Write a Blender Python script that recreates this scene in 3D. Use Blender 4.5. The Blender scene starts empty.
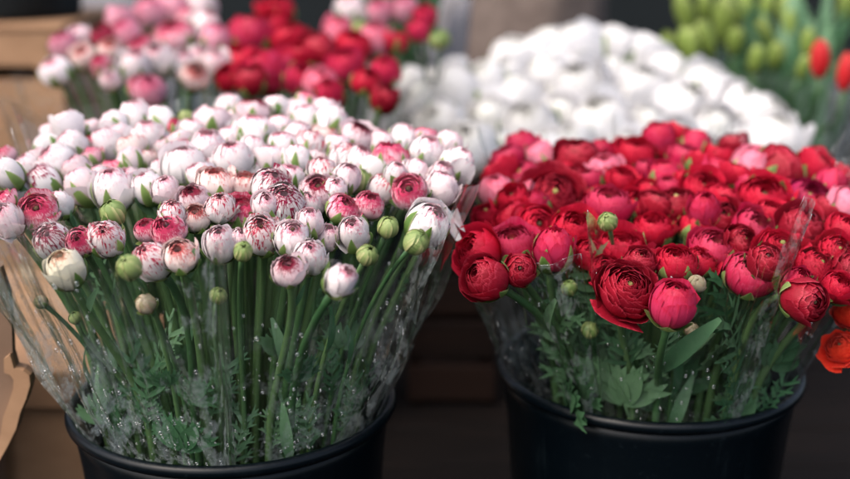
import bpy, math, random
import numpy as np
from mathutils import Vector, Matrix, Quaternion

random.seed(7)
RNG = np.random.default_rng(7)
scene = bpy.context.scene
COL = scene.collection
R = math.radians

# ------------------------------------------------------------------ camera
PITCH = R(16.0)
CAM_Z = 0.738
FPX, CX, CY = 1180.0, 425.0, 239.5          # photograph: focal length and centre in pixels
cam_d = bpy.data.cameras.new('camera')
cam = bpy.data.objects.new('camera', cam_d)
COL.objects.link(cam)
cam.location = (0, 0, CAM_Z)
cam.rotation_euler = (R(90) - PITCH, 0, 0)
cam_d.sensor_width = 36.0
cam_d.lens = 36.0 * FPX / 850.0
cam_d.clip_start = 0.02
cam_d.clip_end = 100
cam_d.dof.use_dof = True
cam_d.dof.focus_distance = 0.945
cam_d.dof.aperture_fstop = 2.5
scene.camera = cam

# ------------------------------------------------------------------ world, sun, exposure
SUN_EL, SUN_AZ = R(56), R(228)                # azimuth clockwise from +Y: light from high on the left
world = bpy.data.worlds.new('World')
scene.world = world
world.use_nodes = True
wn = world.node_tree
bg = wn.nodes['Background']
sky = wn.nodes.new('ShaderNodeTexSky')
sky.sky_type = 'NISHITA'
sky.sun_disc = False
sky.sun_elevation = SUN_EL
sky.sun_rotation = SUN_AZ
sky.dust_density = 6.0
sky.air_density = 1.0
sky.ozone_density = 1.0
hs = wn.nodes.new('ShaderNodeHueSaturation')      # overcast: the blue washed out evenly
hs.inputs['Saturation'].default_value = 0.82
wn.links.new(sky.outputs[0], hs.inputs['Color'])
wn.links.new(hs.outputs[0], bg.inputs[0])
bg.inputs[1].default_value = 0.15
sl = bpy.data.lights.new('sun', 'SUN')
sl.energy = 0.8
sl.angle = R(70)
sl.color = (1.0, 0.95, 0.9)
sun = bpy.data.objects.new('sun', sl)
COL.objects.link(sun)
sd = Vector((math.sin(SUN_AZ) * math.cos(SUN_EL), math.cos(SUN_AZ) * math.cos(SUN_EL), math.sin(SUN_EL)))
sun.rotation_euler = sd.to_track_quat('Z', 'Y').to_euler()
sun.location = sd * 3
vs = scene.view_settings
vs.view_transform = 'Standard'
vs.look = 'None'
vs.gamma = 1.0
vs.exposure = 1.15
vs.use_curve_mapping = False
scene.render.engine = 'CYCLES'
cy = scene.cycles
cy.use_denoising = True
cy.max_bounces = 8
cy.diffuse_bounces = 3
cy.glossy_bounces = 3
cy.transmission_bounces = 4
cy.transparent_max_bounces = 40
cy.caustics_reflective = False
cy.caustics_refractive = False
cy.sample_clamp_indirect = 4.0


def ray(px, py):
    """direction of a photograph pixel, scaled so that its horizontal (y) run is 1"""
    x, y = (px - CX) / FPX, -(py - CY) / FPX
    d = Vector((x, math.cos(PITCH) + y * math.sin(PITCH), -math.sin(PITCH) + y * math.cos(PITCH)))
    return d / d.y


def at(px, py, dist):
    d = ray(px, py)
    return Vector((d.x * dist, dist, CAM_Z + d.z * dist))


def on_plane(px, py, z0, y0, k):
    """where a pixel's line of sight meets the gently rising sheet of flower heads z = z0 + k (y - y0)"""
    d = ray(px, py)
    t = (z0 - k * y0 - CAM_Z) / (d.z - k)
    return Vector((d.x * t, t, CAM_Z + d.z * t))


# ------------------------------------------------------------------ mesh helpers
def mesh_obj(name, verts, faces, mat, parent=None, smooth=True, attrs=None, link=True):
    me = bpy.data.meshes.new(name)
    me.from_pydata([tuple(v) for v in verts], [], faces)
    if smooth:
        me.polygons.foreach_set('use_smooth', [True] * len(me.polygons))
    if attrs:
        for an, (typ, data) in attrs.items():
            a = me.attributes.new(an, typ, 'POINT')
            arr = np.asarray(data, dtype=np.float32).ravel()
            a.data.foreach_set('vector' if typ == 'FLOAT_VECTOR' else 'value', arr)
    if mat:
        me.materials.append(mat)
    me.update()
    if not link:
        return me
    return link_mesh(name, me, parent)


def link_mesh(name, me, parent=None, mw=None):
    o = bpy.data.objects.new(name, me)
    COL.objects.link(o)
    if parent:
        o.parent = parent
    if mw is not None:
        o.matrix_basis = mw
    return o


def empty(name, loc):
    o = bpy.data.objects.new(name, None)
    o.empty_display_size = 0.02
    COL.objects.link(o)
    o.location = loc
    return o


def tag(o, label=None, cat=None, group=None, kind=None):
    if label: o['label'] = label
    if cat: o['category'] = cat
    if group: o['group'] = group
    if kind: o['kind'] = kind
    return o


def box_geo(x0, x1, y0, y1, z0, z1, bev=0.0):
    """a box with chamfered edges (24 vertices) or plain"""
    if bev <= 0:
        v = [(x, y, z) for x in (x0, x1) for y in (y0, y1) for z in (z0, z1)]
        f = [(0, 1, 3, 2), (4, 6, 7, 5), (0, 4, 5, 1), (2, 3, 7, 6), (0, 2, 6, 4), (1, 5, 7, 3)]
        return v, f
    import bmesh
    bm = bmesh.new()
    v, f = box_geo(x0, x1, y0, y1, z0, z1)
    bv = [bm.verts.new(p) for p in v]
    for q in f:
        bm.faces.new([bv[i] for i in q])
    bmesh.ops.bevel(bm, geom=bm.edges[:], offset=bev, segments=2, profile=0.5, affect='EDGES')
    bm.verts.index_update()
    vo = [tuple(p.co) for p in bm.verts]
    fo = [tuple(w.index for w in q.verts) for q in bm.faces]
    bm.free()
    return vo, fo


def lathe_geo(prof, n=64, closed=False):
    v, f = [], []
    m = len(prof)
    for i in range(n):
        a = 2 * math.pi * i / n
        for r, z in prof:
            v.append((r * math.cos(a), r * math.sin(a), z))
    for i in range(n):
        j = (i + 1) % n
        for k in range(m - 1 + (1 if closed else 0)):
            k2 = (k + 1) % m
            f.append((i * m + k, j * m + k, j * m + k2, i * m + k2))
    return v, f


def tube_geo(pts, rads, n=8):
    v, f = [], []
    pts = [Vector(p) for p in pts]
    m = len(pts)
    up = Vector((0.31, 0.95, 0.02)).normalized()
    for i, p in enumerate(pts):
        t = (pts[min(i + 1, m - 1)] - pts[max(i - 1, 0)]).normalized()
        s = t.cross(up).normalized()
        w = s.cross(t)
        for k in range(n):
            a = 2 * math.pi * k / n
            v.append(p + (s * math.cos(a) + w * math.sin(a)) * rads[i])
    for i in range(m - 1):
        for k in range(n):
            l = (k + 1) % n
            f.append((i * n + k, i * n + l, (i + 1) * n + l, (i + 1) * n + k))
    f.append(tuple(range(n - 1, -1, -1)))
    f.append(tuple((m - 1) * n + k for k in range(n)))
    return v, f


# ------------------------------------------------------------------ materials
class NT:
    def __init__(self, name):
        self.m = bpy.data.materials.new(name)
        self.m.use_nodes = True
        self.t = self.m.node_tree
        self.t.nodes.clear()
        self.out = self.n('ShaderNodeOutputMaterial')

    def n(self, typ, **kw):
        o = self.t.nodes.new(typ)
        for k, v in kw.items():
            setattr(o, k, v)
        return o

    def l(self, a, b):
        self.t.links.new(a, b)

    def val(self, x, sock):
        if isinstance(x, (int, float)):
            sock.default_value = x
        elif isinstance(x, (tuple, list)):
            sock.default_value = tuple(x) + ((1.0,) if len(x) == 3 and sock.type == 'RGBA' else ())
        else:
            self.l(x, sock)

    def math(self, op, a, b=0.0, clamp=False):
        o = self.n('ShaderNodeMath', operation=op)
        o.use_clamp = clamp
        self.val(a, o.inputs[0]); self.val(b, o.inputs[1])
        return o.outputs[0]

    def mix(self, f, a, b, blend='MIX'):
        o = self.n('ShaderNodeMix', data_type='RGBA', blend_type=blend)
        self.val(f, o.inputs['Factor'])
        self.val(a, o.inputs[6]); self.val(b, o.inputs[7])
        return o.outputs[2]

    def ramp(self, x, lo, hi, a=0.0, b=1.0):
        o = self.n('ShaderNodeMapRange', interpolation_type='SMOOTHSTEP')
        self.val(x, o.inputs[0]); self.val(lo, o.inputs[1]); self.val(hi, o.inputs[2])
        o.inputs[3].default_value = a; o.inputs[4].default_value = b
        return o.outputs[0]

    def noise(self, vec, scale, detail=3.0, rough=0.5):
        o = self.n('ShaderNodeTexNoise')
        if vec is not None:
            self.l(vec, o.inputs['Vector'])
        o.inputs['Scale'].default_value = scale
        o.inputs['Detail'].default_value = detail
        o.inputs['Roughness'].default_value = rough
        return o.outputs['Fac']

    def bump(self, h, strength, dist):
        o = self.n('ShaderNodeBump')
        self.l(h, o.inputs['Height'])
        o.inputs['Strength'].default_value = strength
        o.inputs['Distance'].default_value = dist
        return o.outputs[0]

    def bsdf(self, color, rough, spec=0.5, normal=None, **kw):
        o = self.n('ShaderNodeBsdfPrincipled')
        self.val(color, o.inputs['Base Color'])
        self.val(rough, o.inputs['Roughness'])
        o.inputs['Specular IOR Level'].default_value = spec
        if normal is not None:
            self.l(normal, o.inputs['Normal'])
        for k, v in kw.items():
            self.val(v, o.inputs[k])
        return o

    def done(self, shader):
        self.l(shader, self.out.inputs[0])
        return self.m


def petal_mat(name, base, tip, inner, t0=0.9, soft=0.12, streak=0.25, lay_shift=0.3, lay_mix=0.6, transl=0.22, rough=0.55,
              blotch=0.35, ufreq=7.0, spec=0.28, sheen=0.06):
    """petal pigment: a body colour, a coloured margin (streaky or soft) and the shade of the inner petals"""
    t = NT(name)
    puv = t.n('ShaderNodeAttribute', attribute_name='puv').outputs['Vector']
    lay = t.n('ShaderNodeAttribute', attribute_name='lay').outputs['Fac']
    sep = t.n('ShaderNodeSeparateXYZ'); t.l(puv, sep.inputs[0])
    u, v, rnd = sep.outputs
    mp = t.n('ShaderNodeMapping'); mp.inputs['Scale'].default_value = (ufreq, 0.16 * ufreq, 9.0); t.l(puv, mp.inputs[0])
    st = t.noise(mp.outputs[0], 2.2, 3.0, 0.6)
    mp2 = t.n('ShaderNodeMapping'); mp2.inputs['Scale'].default_value = (3.0, 2.2, 5.0); t.l(puv, mp2.inputs[0])
    bl = t.noise(mp2.outputs[0], 2.0, 4.0, 0.6)
    d = t.math('ADD', v, t.math('MULTIPLY', t.math('SUBTRACT', st, 0.5), streak * 2.2))
    d = t.math('ADD', d, t.math('MULTIPLY', lay, lay_shift))
    edge = t.ramp(d, t0, t0 + soft)
    body = t.mix(t.math('MULTIPLY', lay, lay_mix), base, inner)
    body = t.mix(t.math('MULTIPLY', bl, blotch), body, t.mix(0.5, base, tip))
    veins = t.ramp(st, 0.52, 0.75, 0.0, blotch * 0.62)
    body = t.mix(veins, body, t.mix(0.45, base, tip))
    col = t.mix(edge, body, tip)
    oi = t.n('ShaderNodeObjectInfo')
    hsv = t.n('ShaderNodeHueSaturation')
    t.l(col, hsv.inputs['Color'])
    t.l(t.math('ADD', t.math('MULTIPLY', oi.outputs['Random'], 0.24), 0.88), hsv.inputs['Value'])
    col = hsv.outputs[0]
    bh = t.math('ADD', t.math('MULTIPLY', st, 0.8), t.math('MULTIPLY', bl, 0.8))
    nm = t.bump(bh, 0.35, 0.0012)
    p = t.bsdf(col, rough, spec, nm)
    p.inputs['Sheen Weight'].default_value = sheen
    tr = t.n('ShaderNodeBsdfTranslucent'); t.l(col, tr.inputs[0])
    mx = t.n('ShaderNodeMixShader'); mx.inputs[0].default_value = transl
    t.l(p.outputs[0], mx.inputs[1]); t.l(tr.outputs[0], mx.inputs[2])
    return t.done(mx.outputs[0])


def green_mat(name, a, b, pale=None, transl=0.25, rough=0.45, scale=60.0):
    t = NT(name)
    tc = t.n('ShaderNodeTexCoord').outputs['Object']
    n1 = t.noise(tc, scale, 3.0, 0.6)
    oi = t.n('ShaderNodeObjectInfo')
    f = t.math('ADD', t.math('MULTIPLY', n1, 0.7), t.math('MULTIPLY', t.math('SUBTRACT', oi.outputs['Random'], 0.35), 0.9), True)
    col = t.mix(f, a, b)
    if pale is not None:
        puv = t.n('ShaderNodeAttribute', attribute_name='puv').outputs['Vector']
        sep = t.n('ShaderNodeSeparateXYZ'); t.l(puv, sep.inputs[0])
        e = t.math('ABSOLUTE', sep.outputs[0])
        col = t.mix(t.ramp(e, 0.55, 1.0, 0.0, 0.75), col, pale)
    nm = t.bump(t.noise(tc, scale * 5, 2.0), 0.3, 0.0006)
    p = t.bsdf(col, rough, 0.4, nm)
    tr = t.n('ShaderNodeBsdfTranslucent'); t.l(col, tr.inputs[0])
    mx = t.n('ShaderNodeMixShader'); mx.inputs[0].default_value = transl
    t.l(p.outputs[0], mx.inputs[1]); t.l(tr.outputs[0], mx.inputs[2])
    return t.done(mx.outputs[0])


def solid_mat(name, a, b, rough, scale, spec=0.5, bump=0.2, bdist=0.001, stretch=None, **kw):
    t = NT(name)
    tc = t.n('ShaderNodeTexCoord').outputs['Object']
    if stretch:
        mp = t.n('ShaderNodeMapping'); mp.inputs['Scale'].default_value = stretch; t.l(tc, mp.inputs[0]); tc = mp.outputs[0]
    oi = t.n('ShaderNodeObjectInfo')
    off = t.n('ShaderNodeVectorMath', operation='ADD')
    t.l(tc, off.inputs[0])
    t.l(oi.outputs['Random'], off.inputs[1])
    n1 = t.noise(off.outputs[0], scale, 5.0, 0.6)
    f = t.math('ADD', n1, t.math('MULTIPLY', t.math('SUBTRACT', oi.outputs['Random'], 0.5), 0.3), True)
    col = t.mix(t.ramp(f, 0.3, 0.7), a, b)
    r2 = t.math('ADD', t.math('MULTIPLY', n1, 0.25), rough - 0.12)
    nm = t.bump(t.noise(off.outputs[0], scale * 6, 3.0), bump, bdist)
    p = t.bsdf(col, r2, spec, nm, **kw)
    return t.done(p.outputs[0])


def film_mat(name, fog_gain=1.0, tint=(0.97, 0.98, 0.98), wrinkle=0.22):
    """clear wrapping film: lets light through, mirrors the sky at a glance, misted where condensation sits"""
    t = NT(name)
    tc = t.n('ShaderNodeTexCoord').outputs['Object']
    mp = t.n('ShaderNodeMapping'); mp.inputs['Scale'].default_value = (1.0, 1.0, 0.28); t.l(tc, mp.inputs[0])
    n1 = t.noise(mp.outputs[0], 34.0, 3.0, 0.55)
    nm = t.bump(n1, wrinkle, 0.012)
    tr = t.n('ShaderNodeBsdfTransparent'); tr.inputs[0].default_value = tint + (1,)
    gl = t.n('ShaderNodeBsdfGlossy'); gl.inputs['Roughness'].default_value = 0.14
    gl.inputs['Color'].default_value = (1, 1, 1, 1)
    t.l(nm, gl.inputs['Normal'])
    lw = t.n('ShaderNodeLayerWeight'); lw.inputs['Blend'].default_value = 0.5    # the film mirrors alike on both faces
    sch = t.math('ADD', t.math('MULTIPLY', t.math('POWER', lw.outputs['Facing'], 4.0), 0.85), 0.048)
    mx = t.n('ShaderNodeMixShader')
    t.l(sch, mx.inputs[0])
    t.l(tr.outputs[0], mx.inputs[1]); t.l(gl.outputs[0], mx.inputs[2])
    fog = t.n('ShaderNodeAttribute', attribute_name='fog').outputs['Fac']
    mp3 = t.n('ShaderNodeMapping'); mp3.inputs['Scale'].default_value = (1.0, 1.0, 0.55); t.l(tc, mp3.inputs[0])
    n2 = t.noise(mp3.outputs[0], 75.0, 7.0, 0.66)
    n3 = t.noise(tc, 260.0, 2.0, 0.6)
    ff = t.math('MULTIPLY', t.math('MULTIPLY', fog, t.ramp(n2, 0.50, 0.54)), t.ramp(n3, 0.35, 0.65, 0.3, 1.0))
    ff = t.math('MULTIPLY', ff, fog_gain, True)
    df = t.n('ShaderNodeBsdfDiffuse'); df.inputs[0].default_value = (0.72, 0.78, 0.78, 1)
    tl = t.n('ShaderNodeBsdfTranslucent'); tl.inputs[0].default_value = (0.72, 0.78, 0.78, 1)
    md = t.n('ShaderNodeMixShader'); md.inputs[0].default_value = 0.45
    t.l(df.outputs[0], md.inputs[1]); t.l(tl.outputs[0], md.inputs[2])
    m2 = t.n('ShaderNodeMixShader')
    t.l(ff, m2.inputs[0]); t.l(mx.outputs[0], m2.inputs[1]); t.l(md.outputs[0], m2.inputs[2])
    return t.done(m2.outputs[0])


def drop_mat(name='water_drop', add=0.10, ior=1.9):
    t = NT(name)
    tr = t.n('ShaderNodeBsdfTransparent')
    gl = t.n('ShaderNodeBsdfGlossy'); gl.inputs['Roughness'].default_value = 0.05
    lw = t.n('ShaderNodeLayerWeight'); lw.inputs['Blend'].default_value = 0.5
    mx = t.n('ShaderNodeMixShader')
    t.l(t.math('ADD', t.math('MULTIPLY', t.math('POWER', lw.outputs['Facing'], 3.0), 0.9), add, True), mx.inputs[0]); t.l(tr.outputs[0], mx.inputs[1]); t.l(gl.outputs[0], mx.inputs[2])
    return t.done(mx.outputs[0])


def bucket_mat():
    t = NT('bucket_plastic')
    tc = t.n('ShaderNodeTexCoord').outputs['Object']
    mp = t.n('ShaderNodeMapping'); mp.inputs['Scale'].default_value = (1, 1, 0.18); t.l(tc, mp.inputs[0])
    runs = t.ramp(t.noise(mp.outputs[0], 38.0, 4.0, 0.6), 0.56, 0.74)
    spots = t.ramp(t.noise(tc, 160.0, 3.0, 0.7), 0.60, 0.72)
    film = t.noise(tc, 8.0, 4.0, 0.6)
    m = t.math('MULTIPLY', t.math('ADD', t.math('MULTIPLY', runs, 0.5), t.math('MULTIPLY', spots, 0.5)), film)
    col = t.mix(m, (0.0008, 0.0024, 0.0040), (0.010, 0.016, 0.020))
    rg = t.math('ADD', t.math('MULTIPLY', m, 0.3), 0.32)
    nm = t.bump(t.noise(tc, 26.0, 4.0, 0.6), 0.12, 0.0015)
    return t.done(t.bsdf(col, rg, 0.2, nm).outputs[0])


WH = (0.77, 0.735, 0.735)
M = {
    # pale bunch
    'white': petal_mat('petal_white', WH, (0.62, 0.16, 0.25), (0.76, 0.52, 0.55), 1.0, 0.2, 0.32, 0.24, 0.5, blotch=0.16, ufreq=5.0),
    'maroon': petal_mat('petal_maroon_streak', WH, (0.28, 0.010, 0.055), (0.70, 0.36, 0.42), 0.93, 0.07, 0.62, 0.10, 0.5, blotch=0.12, ufreq=4.2),
    'redspeck': petal_mat('petal_red_streak', WH, (0.48, 0.03, 0.075), (0.72, 0.36, 0.38), 0.98, 0.10, 0.60, 0.16, 0.5, blotch=0.12, ufreq=4.6),
    'eye': petal_mat('petal_dark_eye', (0.74, 0.62, 0.65), (0.24, 0.012, 0.040), (0.54, 0.15, 0.19), 0.98, 0.16, 0.30, 0.42, 0.9),
    'pink': petal_mat('petal_pink', (0.80, 0.50, 0.56), (0.52, 0.045, 0.12), (0.60, 0.12, 0.16), 0.86, 0.2, 0.32, 0.3, 0.8),
    'pale': petal_mat('petal_pale_pink', (0.75, 0.65, 0.66), (0.64, 0.20, 0.30), (0.74, 0.42, 0.46), 1.0, 0.22, 0.30, 0.22, 0.5, blotch=0.16, ufreq=5.0),
    'coral': petal_mat('petal_coral_edge', (0.78, 0.66, 0.63), (0.56, 0.12, 0.12), (0.70, 0.34, 0.28), 0.98, 0.16, 0.34, 0.3, 0.7, blotch=0.15, ufreq=5.0),
    'cream': petal_mat('petal_cream', (0.80, 0.78, 0.64), (0.45, 0.20, 0.12), (0.72, 0.58, 0.42), 1.08, 0.15, 0.2, 0.32, 0.6),
    'deep': petal_mat('petal_deep_red', (0.45, 0.03, 0.08), (0.16, 0.006, 0.02), (0.25, 0.01, 0.03), 0.9, 0.25, 0.3, 0.3, 0.8),
    # red bunch
    'red': petal_mat('petal_red', (0.46, 0.007, 0.030), (0.54, 0.018, 0.05), (0.26, 0.004, 0.012), 0.86, 0.2, 0.25, 0.1, 0.7, 0.28, 0.5, spec=0.2, sheen=0.0),
    'darkred': petal_mat('petal_dark_red', (0.25, 0.004, 0.016), (0.42, 0.03, 0.055), (0.17, 0.003, 0.010), 0.93, 0.07, 0.10, 0.02, 0.7, 0.22, 0.48, spec=0.2, sheen=0.0),
    'crimson': petal_mat('petal_crimson', (0.46, 0.009, 0.058), (0.52, 0.04, 0.10), (0.40, 0.08, 0.08), 0.86, 0.18, 0.28, 0.2, 0.7, 0.28, 0.5, spec=0.2, sheen=0.0),
    'magenta': petal_mat('petal_magenta', (0.40, 0.012, 0.09), (0.30, 0.015, 0.055), (0.32, 0.016, 0.04), 0.8, 0.3, 0.35, 0.1, 0.6, 0.25, 0.5, spec=0.2, sheen=0.0),
    'rosepink': petal_mat('petal_rose_pink', (0.58, 0.034, 0.11), (0.46, 0.014, 0.05), (0.40, 0.016, 0.045), 0.85, 0.25, 0.3, 0.2, 0.7, 0.3, 0.5, spec=0.25, sheen=0.0),
    'lightpink': petal_mat('petal_light_pink', (0.76, 0.26, 0.36), (0.66, 0.10, 0.18), (0.58, 0.06, 0.12), 0.9, 0.25, 0.3, 0.2, 0.7, 0.28, 0.5),
    'midpink': petal_mat('petal_mid_pink', (0.72, 0.36, 0.45), (0.58, 0.10, 0.20), (0.55, 0.12, 0.2), 0.9, 0.25, 0.3, 0.2, 0.7, 0.28, 0.5),
    'orange': petal_mat('petal_orange_red', (0.74, 0.026, 0.014), (0.80, 0.06, 0.022), (0.66, 0.022, 0.010), 0.86, 0.2, 0.25, 0.1, 0.7, 0.3, 0.5, spec=0.2),
    'snow': petal_mat('petal_snow_white', (0.74, 0.725, 0.735), (0.74, 0.73, 0.71), (0.71, 0.71, 0.62), 1.0, 0.2, 0.2, 0.2, 0.5, 0.4, 0.6),
    'lime': petal_mat('petal_lime', (0.19, 0.27, 0.05), (0.32, 0.38, 0.12), (0.16, 0.22, 0.04), 0.8, 0.3, 0.25, 0.1, 0.5, 0.3, 0.45),
    'tulip': petal_mat('petal_tulip_red', (0.55, 0.012, 0.02), (0.62, 0.06, 0.04), (0.4, 0.01, 0.02), 0.85, 0.25, 0.25, 0.1, 0.5, 0.28, 0.4),
    'bud': green_mat('bud_green', (0.11, 0.19, 0.045), (0.30, 0.36, 0.13), (0.50, 0.46, 0.22), 0.2),
    'buff': green_mat('bud_buff', (0.30, 0.26, 0.14), (0.50, 0.42, 0.30), (0.48, 0.30, 0.2), 0.2),
    # greens
    'stem': green_mat('stem_green', (0.032, 0.095, 0.034), (0.105, 0.185, 0.068), None, 0.1, 0.4, 40.0),
    'leaf': green_mat('leaf_green', (0.045, 0.138, 0.060), (0.15, 0.275, 0.140), None, 0.3, 0.5),
    'sepal': green_mat('sepal_green', (0.10, 0.20, 0.04), (0.24, 0.33, 0.10), (0.42, 0.44, 0.20), 0.3),
    'seed': solid_mat('flower_centre', (0.05, 0.018, 0.012), (0.13, 0.08, 0.03), 0.6, 400, bump=0.8),
    'greenseed': solid_mat('flower_centre_green', (0.30, 0.30, 0.07), (0.48, 0.40, 0.14), 0.6, 400, bump=0.8),
    # hard things
    'bucket': bucket_mat(),
    'card': solid_mat('cardboard', (0.27, 0.155, 0.088), (0.36, 0.215, 0.125), 0.8, 10.0, 0.2, 0.25, 0.0008, (1, 1, 2.0)),
    'card_dark': solid_mat('cardboard_dark', (0.14, 0.088, 0.060), (0.20, 0.125, 0.082), 0.8, 10.0, 0.2, 0.25, 0.0008),
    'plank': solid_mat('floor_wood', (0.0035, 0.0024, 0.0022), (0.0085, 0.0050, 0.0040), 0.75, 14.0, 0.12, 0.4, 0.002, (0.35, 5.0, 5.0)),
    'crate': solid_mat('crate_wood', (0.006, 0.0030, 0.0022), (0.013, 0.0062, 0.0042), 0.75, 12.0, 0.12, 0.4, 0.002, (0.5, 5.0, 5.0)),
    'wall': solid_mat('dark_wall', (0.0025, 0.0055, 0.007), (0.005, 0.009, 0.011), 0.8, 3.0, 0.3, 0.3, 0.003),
    'cloth': solid_mat('grey_cloth', (0.11, 0.085, 0.075), (0.16, 0.125, 0.11), 0.9, 30.0, 0.1, 0.4, 0.002),
    'grey': solid_mat('grey_paper', (0.16, 0.15, 0.165), (0.22, 0.21, 0.225), 0.85, 12.0, 0.2, 0.3, 0.002),
    'grey_film': solid_mat('crumpled_film', (0.50, 0.52, 0.55), (0.68, 0.70, 0.72), 0.25, 60.0),
    'film': film_mat('clear_film'),
    'film_double': film_mat('doubled_film', 0.8),
    'drop': drop_mat('water_drop', 0.2),
    'seam': drop_mat('film_seam', 0.16, 1.45),
}

# ------------------------------------------------------------------ flower head geometry (unit radius, base at origin, axis +Z)
class Geo:
    def __init__(self):
        self.v, self.f, self.puv, self.lay = [], [], [], []

    def add(self, g):
        k = len(self.v)
        self.v += g.v; self.puv += g.puv; self.lay += g.lay
        self.f += [tuple(i + k for i in q) for q in g.f]
        return self

    def mesh(self, name, mat):
        return mesh_obj(name, self.v, self.f, mat, None, True,
                        {'puv': ('FLOAT_VECTOR', self.puv), 'lay': ('FLOAT', self.lay)}, link=False)


def petal(az, half, r, ph1, zs=0.95, lay=0.0, flare=0.0, tipround=14, spiral=0.03, ruffle=0.02, zoff=0.0, nu=8, nv=9,
          ph0=8, dent=0.0, cup=0.0, rnd=None):
    g = Geo()
    rnd = random.random() if rnd is None else rnd
    k1, k2, p1, p2 = random.uniform(2, 4), random.uniform(5, 9), random.uniform(0, 6), random.uniform(0, 6)
    for j in range(nv + 1):
        v = j / nv
        for i in range(nu + 1):
            u = -1 + 2 * i / nu
            tip = ph1 - tipround * abs(u) ** 2.4 - dent * math.exp(-(u * 5) ** 2) + ruffle * 90 * math.sin(k2 * u + p2)
            ph = R(ph0 + (tip - ph0) * v)
            rho = r * (1 + spiral * u + flare * v ** 4 + cup * (u * u - 0.4) * v * v
                       + ruffle * (math.sin(k1 * u * 1.6 + p1 + 2 * v) * v ** 2 + 0.5 * math.sin(k2 * u + p2) * v ** 4))
            a = R(az + u * half)
            g.v.append((rho * math.sin(ph) * math.cos(a), rho * math.sin(ph) * math.sin(a), zs - math.cos(ph) * rho * zs + zoff))
            g.puv.append((u, v, rnd))
            g.lay.append(lay)
    for j in range(nv):
        for i in range(nu):
            k = j * (nu + 1) + i
            g.f.append((k, k + 1, k + nu + 2, k + nu + 1))
    return g


def dome(r, z, n=10, m=4, squash=0.7):
    g = Geo()
    for j in range(m + 1):
        a = math.pi / 2 * j / m
        for i in range(n):
            b = 2 * math.pi * i / n
            g.v.append((r * math.cos(a) * math.cos(b), r * math.cos(a) * math.sin(b), z + r * squash * math.sin(a)))
            g.puv.append((0, 0, 0)); g.lay.append(1.0)
    for j in range(m):
        for i in range(n):
            g.f.append((j * n + i, j * n + (i + 1) % n, (j + 1) * n + (i + 1) % n, (j + 1) * n + i))
    return g


# layer: petals, radius, top angle, half width, flare, zoff
FORMS = {
    'globe': dict(zs=0.98, lay=[(5, 1.0, 132, 50, 0.0, 0), (5, 0.97, 144, 50, 0.0, 0), (5, 0.94, 152, 52, 0.0, 0.0), (5, 0.90, 157, 54, 0.0, 0.02),
                               (5, 0.82, 159, 56, 0.0, 0.07), (4, 0.70, 159, 64, 0.0, 0.16), (4, 0.56, 158, 68, 0.0, 0.28), (4, 0.41, 156, 72, 0.0, 0.42), (3, 0.26, 154, 84, 0.0, 0.57)], own=2, centre=0.12),
    'cup': dict(zs=1.06, lay=[(5, 1.0, 106, 41, 0.05, 0), (5, 0.95, 122, 44, 0.0, 0), (5, 0.91, 137, 48, 0.0, 0.0), (5, 0.86, 148, 52, 0.0, 0.02),
                             (5, 0.79, 153, 56, 0.0, 0.06), (4, 0.68, 155, 64, 0.0, 0.14), (4, 0.54, 155, 68, 0.0, 0.25), (4, 0.40, 154, 72, 0.0, 0.38), (3, 0.25, 152, 84, 0.0, 0.52)], own=2, centre=0.12),
    'bowl': dict(zs=0.90, lay=[(5, 1.0, 116, 50, 0.0, 0), (5, 0.96, 129, 50, 0.0, 0), (5, 0.90, 137, 52, 0.0, 0), (5, 0.82, 140, 56, 0.0, 0.03), (5, 0.73, 141, 56, 0.0, 0.07),
                              (5, 0.63, 141, 58, 0.0, 0.12), (5, 0.52, 140, 60, 0.0, 0.18), (4, 0.40, 138, 66, 0.0, 0.25), (4, 0.28, 136, 68, 0.0, 0.33)], own=2, centre=0.17),
    'rose': dict(zs=0.78, lay=[(6, 1.0, 96, 44, 0.10, 0), (6, 0.95, 112, 44, 0.04, 0), (6, 0.87, 122, 46, 0.0, 0.03), (6, 0.78, 127, 46, 0.0, 0.08), (6, 0.69, 129, 48, 0.0, 0.13),
                              (6, 0.60, 131, 48, 0.0, 0.18), (5, 0.51, 132, 54, 0.0, 0.23), (5, 0.42, 133, 56, 0.0, 0.28), (5, 0.33, 134, 56, 0.0, 0.33),
                              (4, 0.24, 140, 64, 0.0, 0.40), (3, 0.15, 140, 80, 0.0, 0.47)], own=2, centre=0.12),
    'tulip': dict(zs=1.55, lay=[(3, 1.0, 162, 66, 0.0, 0), (3, 0.94, 168, 66, 0.0, 0)], own=2, centre=0.2),
    'closed': dict(zs=1.02, lay=[(5, 1.0, 150, 44, 0.0, 0), (5, 0.975, 164, 48, 0.0, 0), (4, 0.94, 174, 62, 0.0, 0)], own=2, centre=0.12),
}
RUF = {'globe': 0.03, 'cup': 0.042, 'bowl': 0.045, 'rose': 0.055, 'tulip': 0.02, 'closed': 0.02}
LIB = {}


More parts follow.
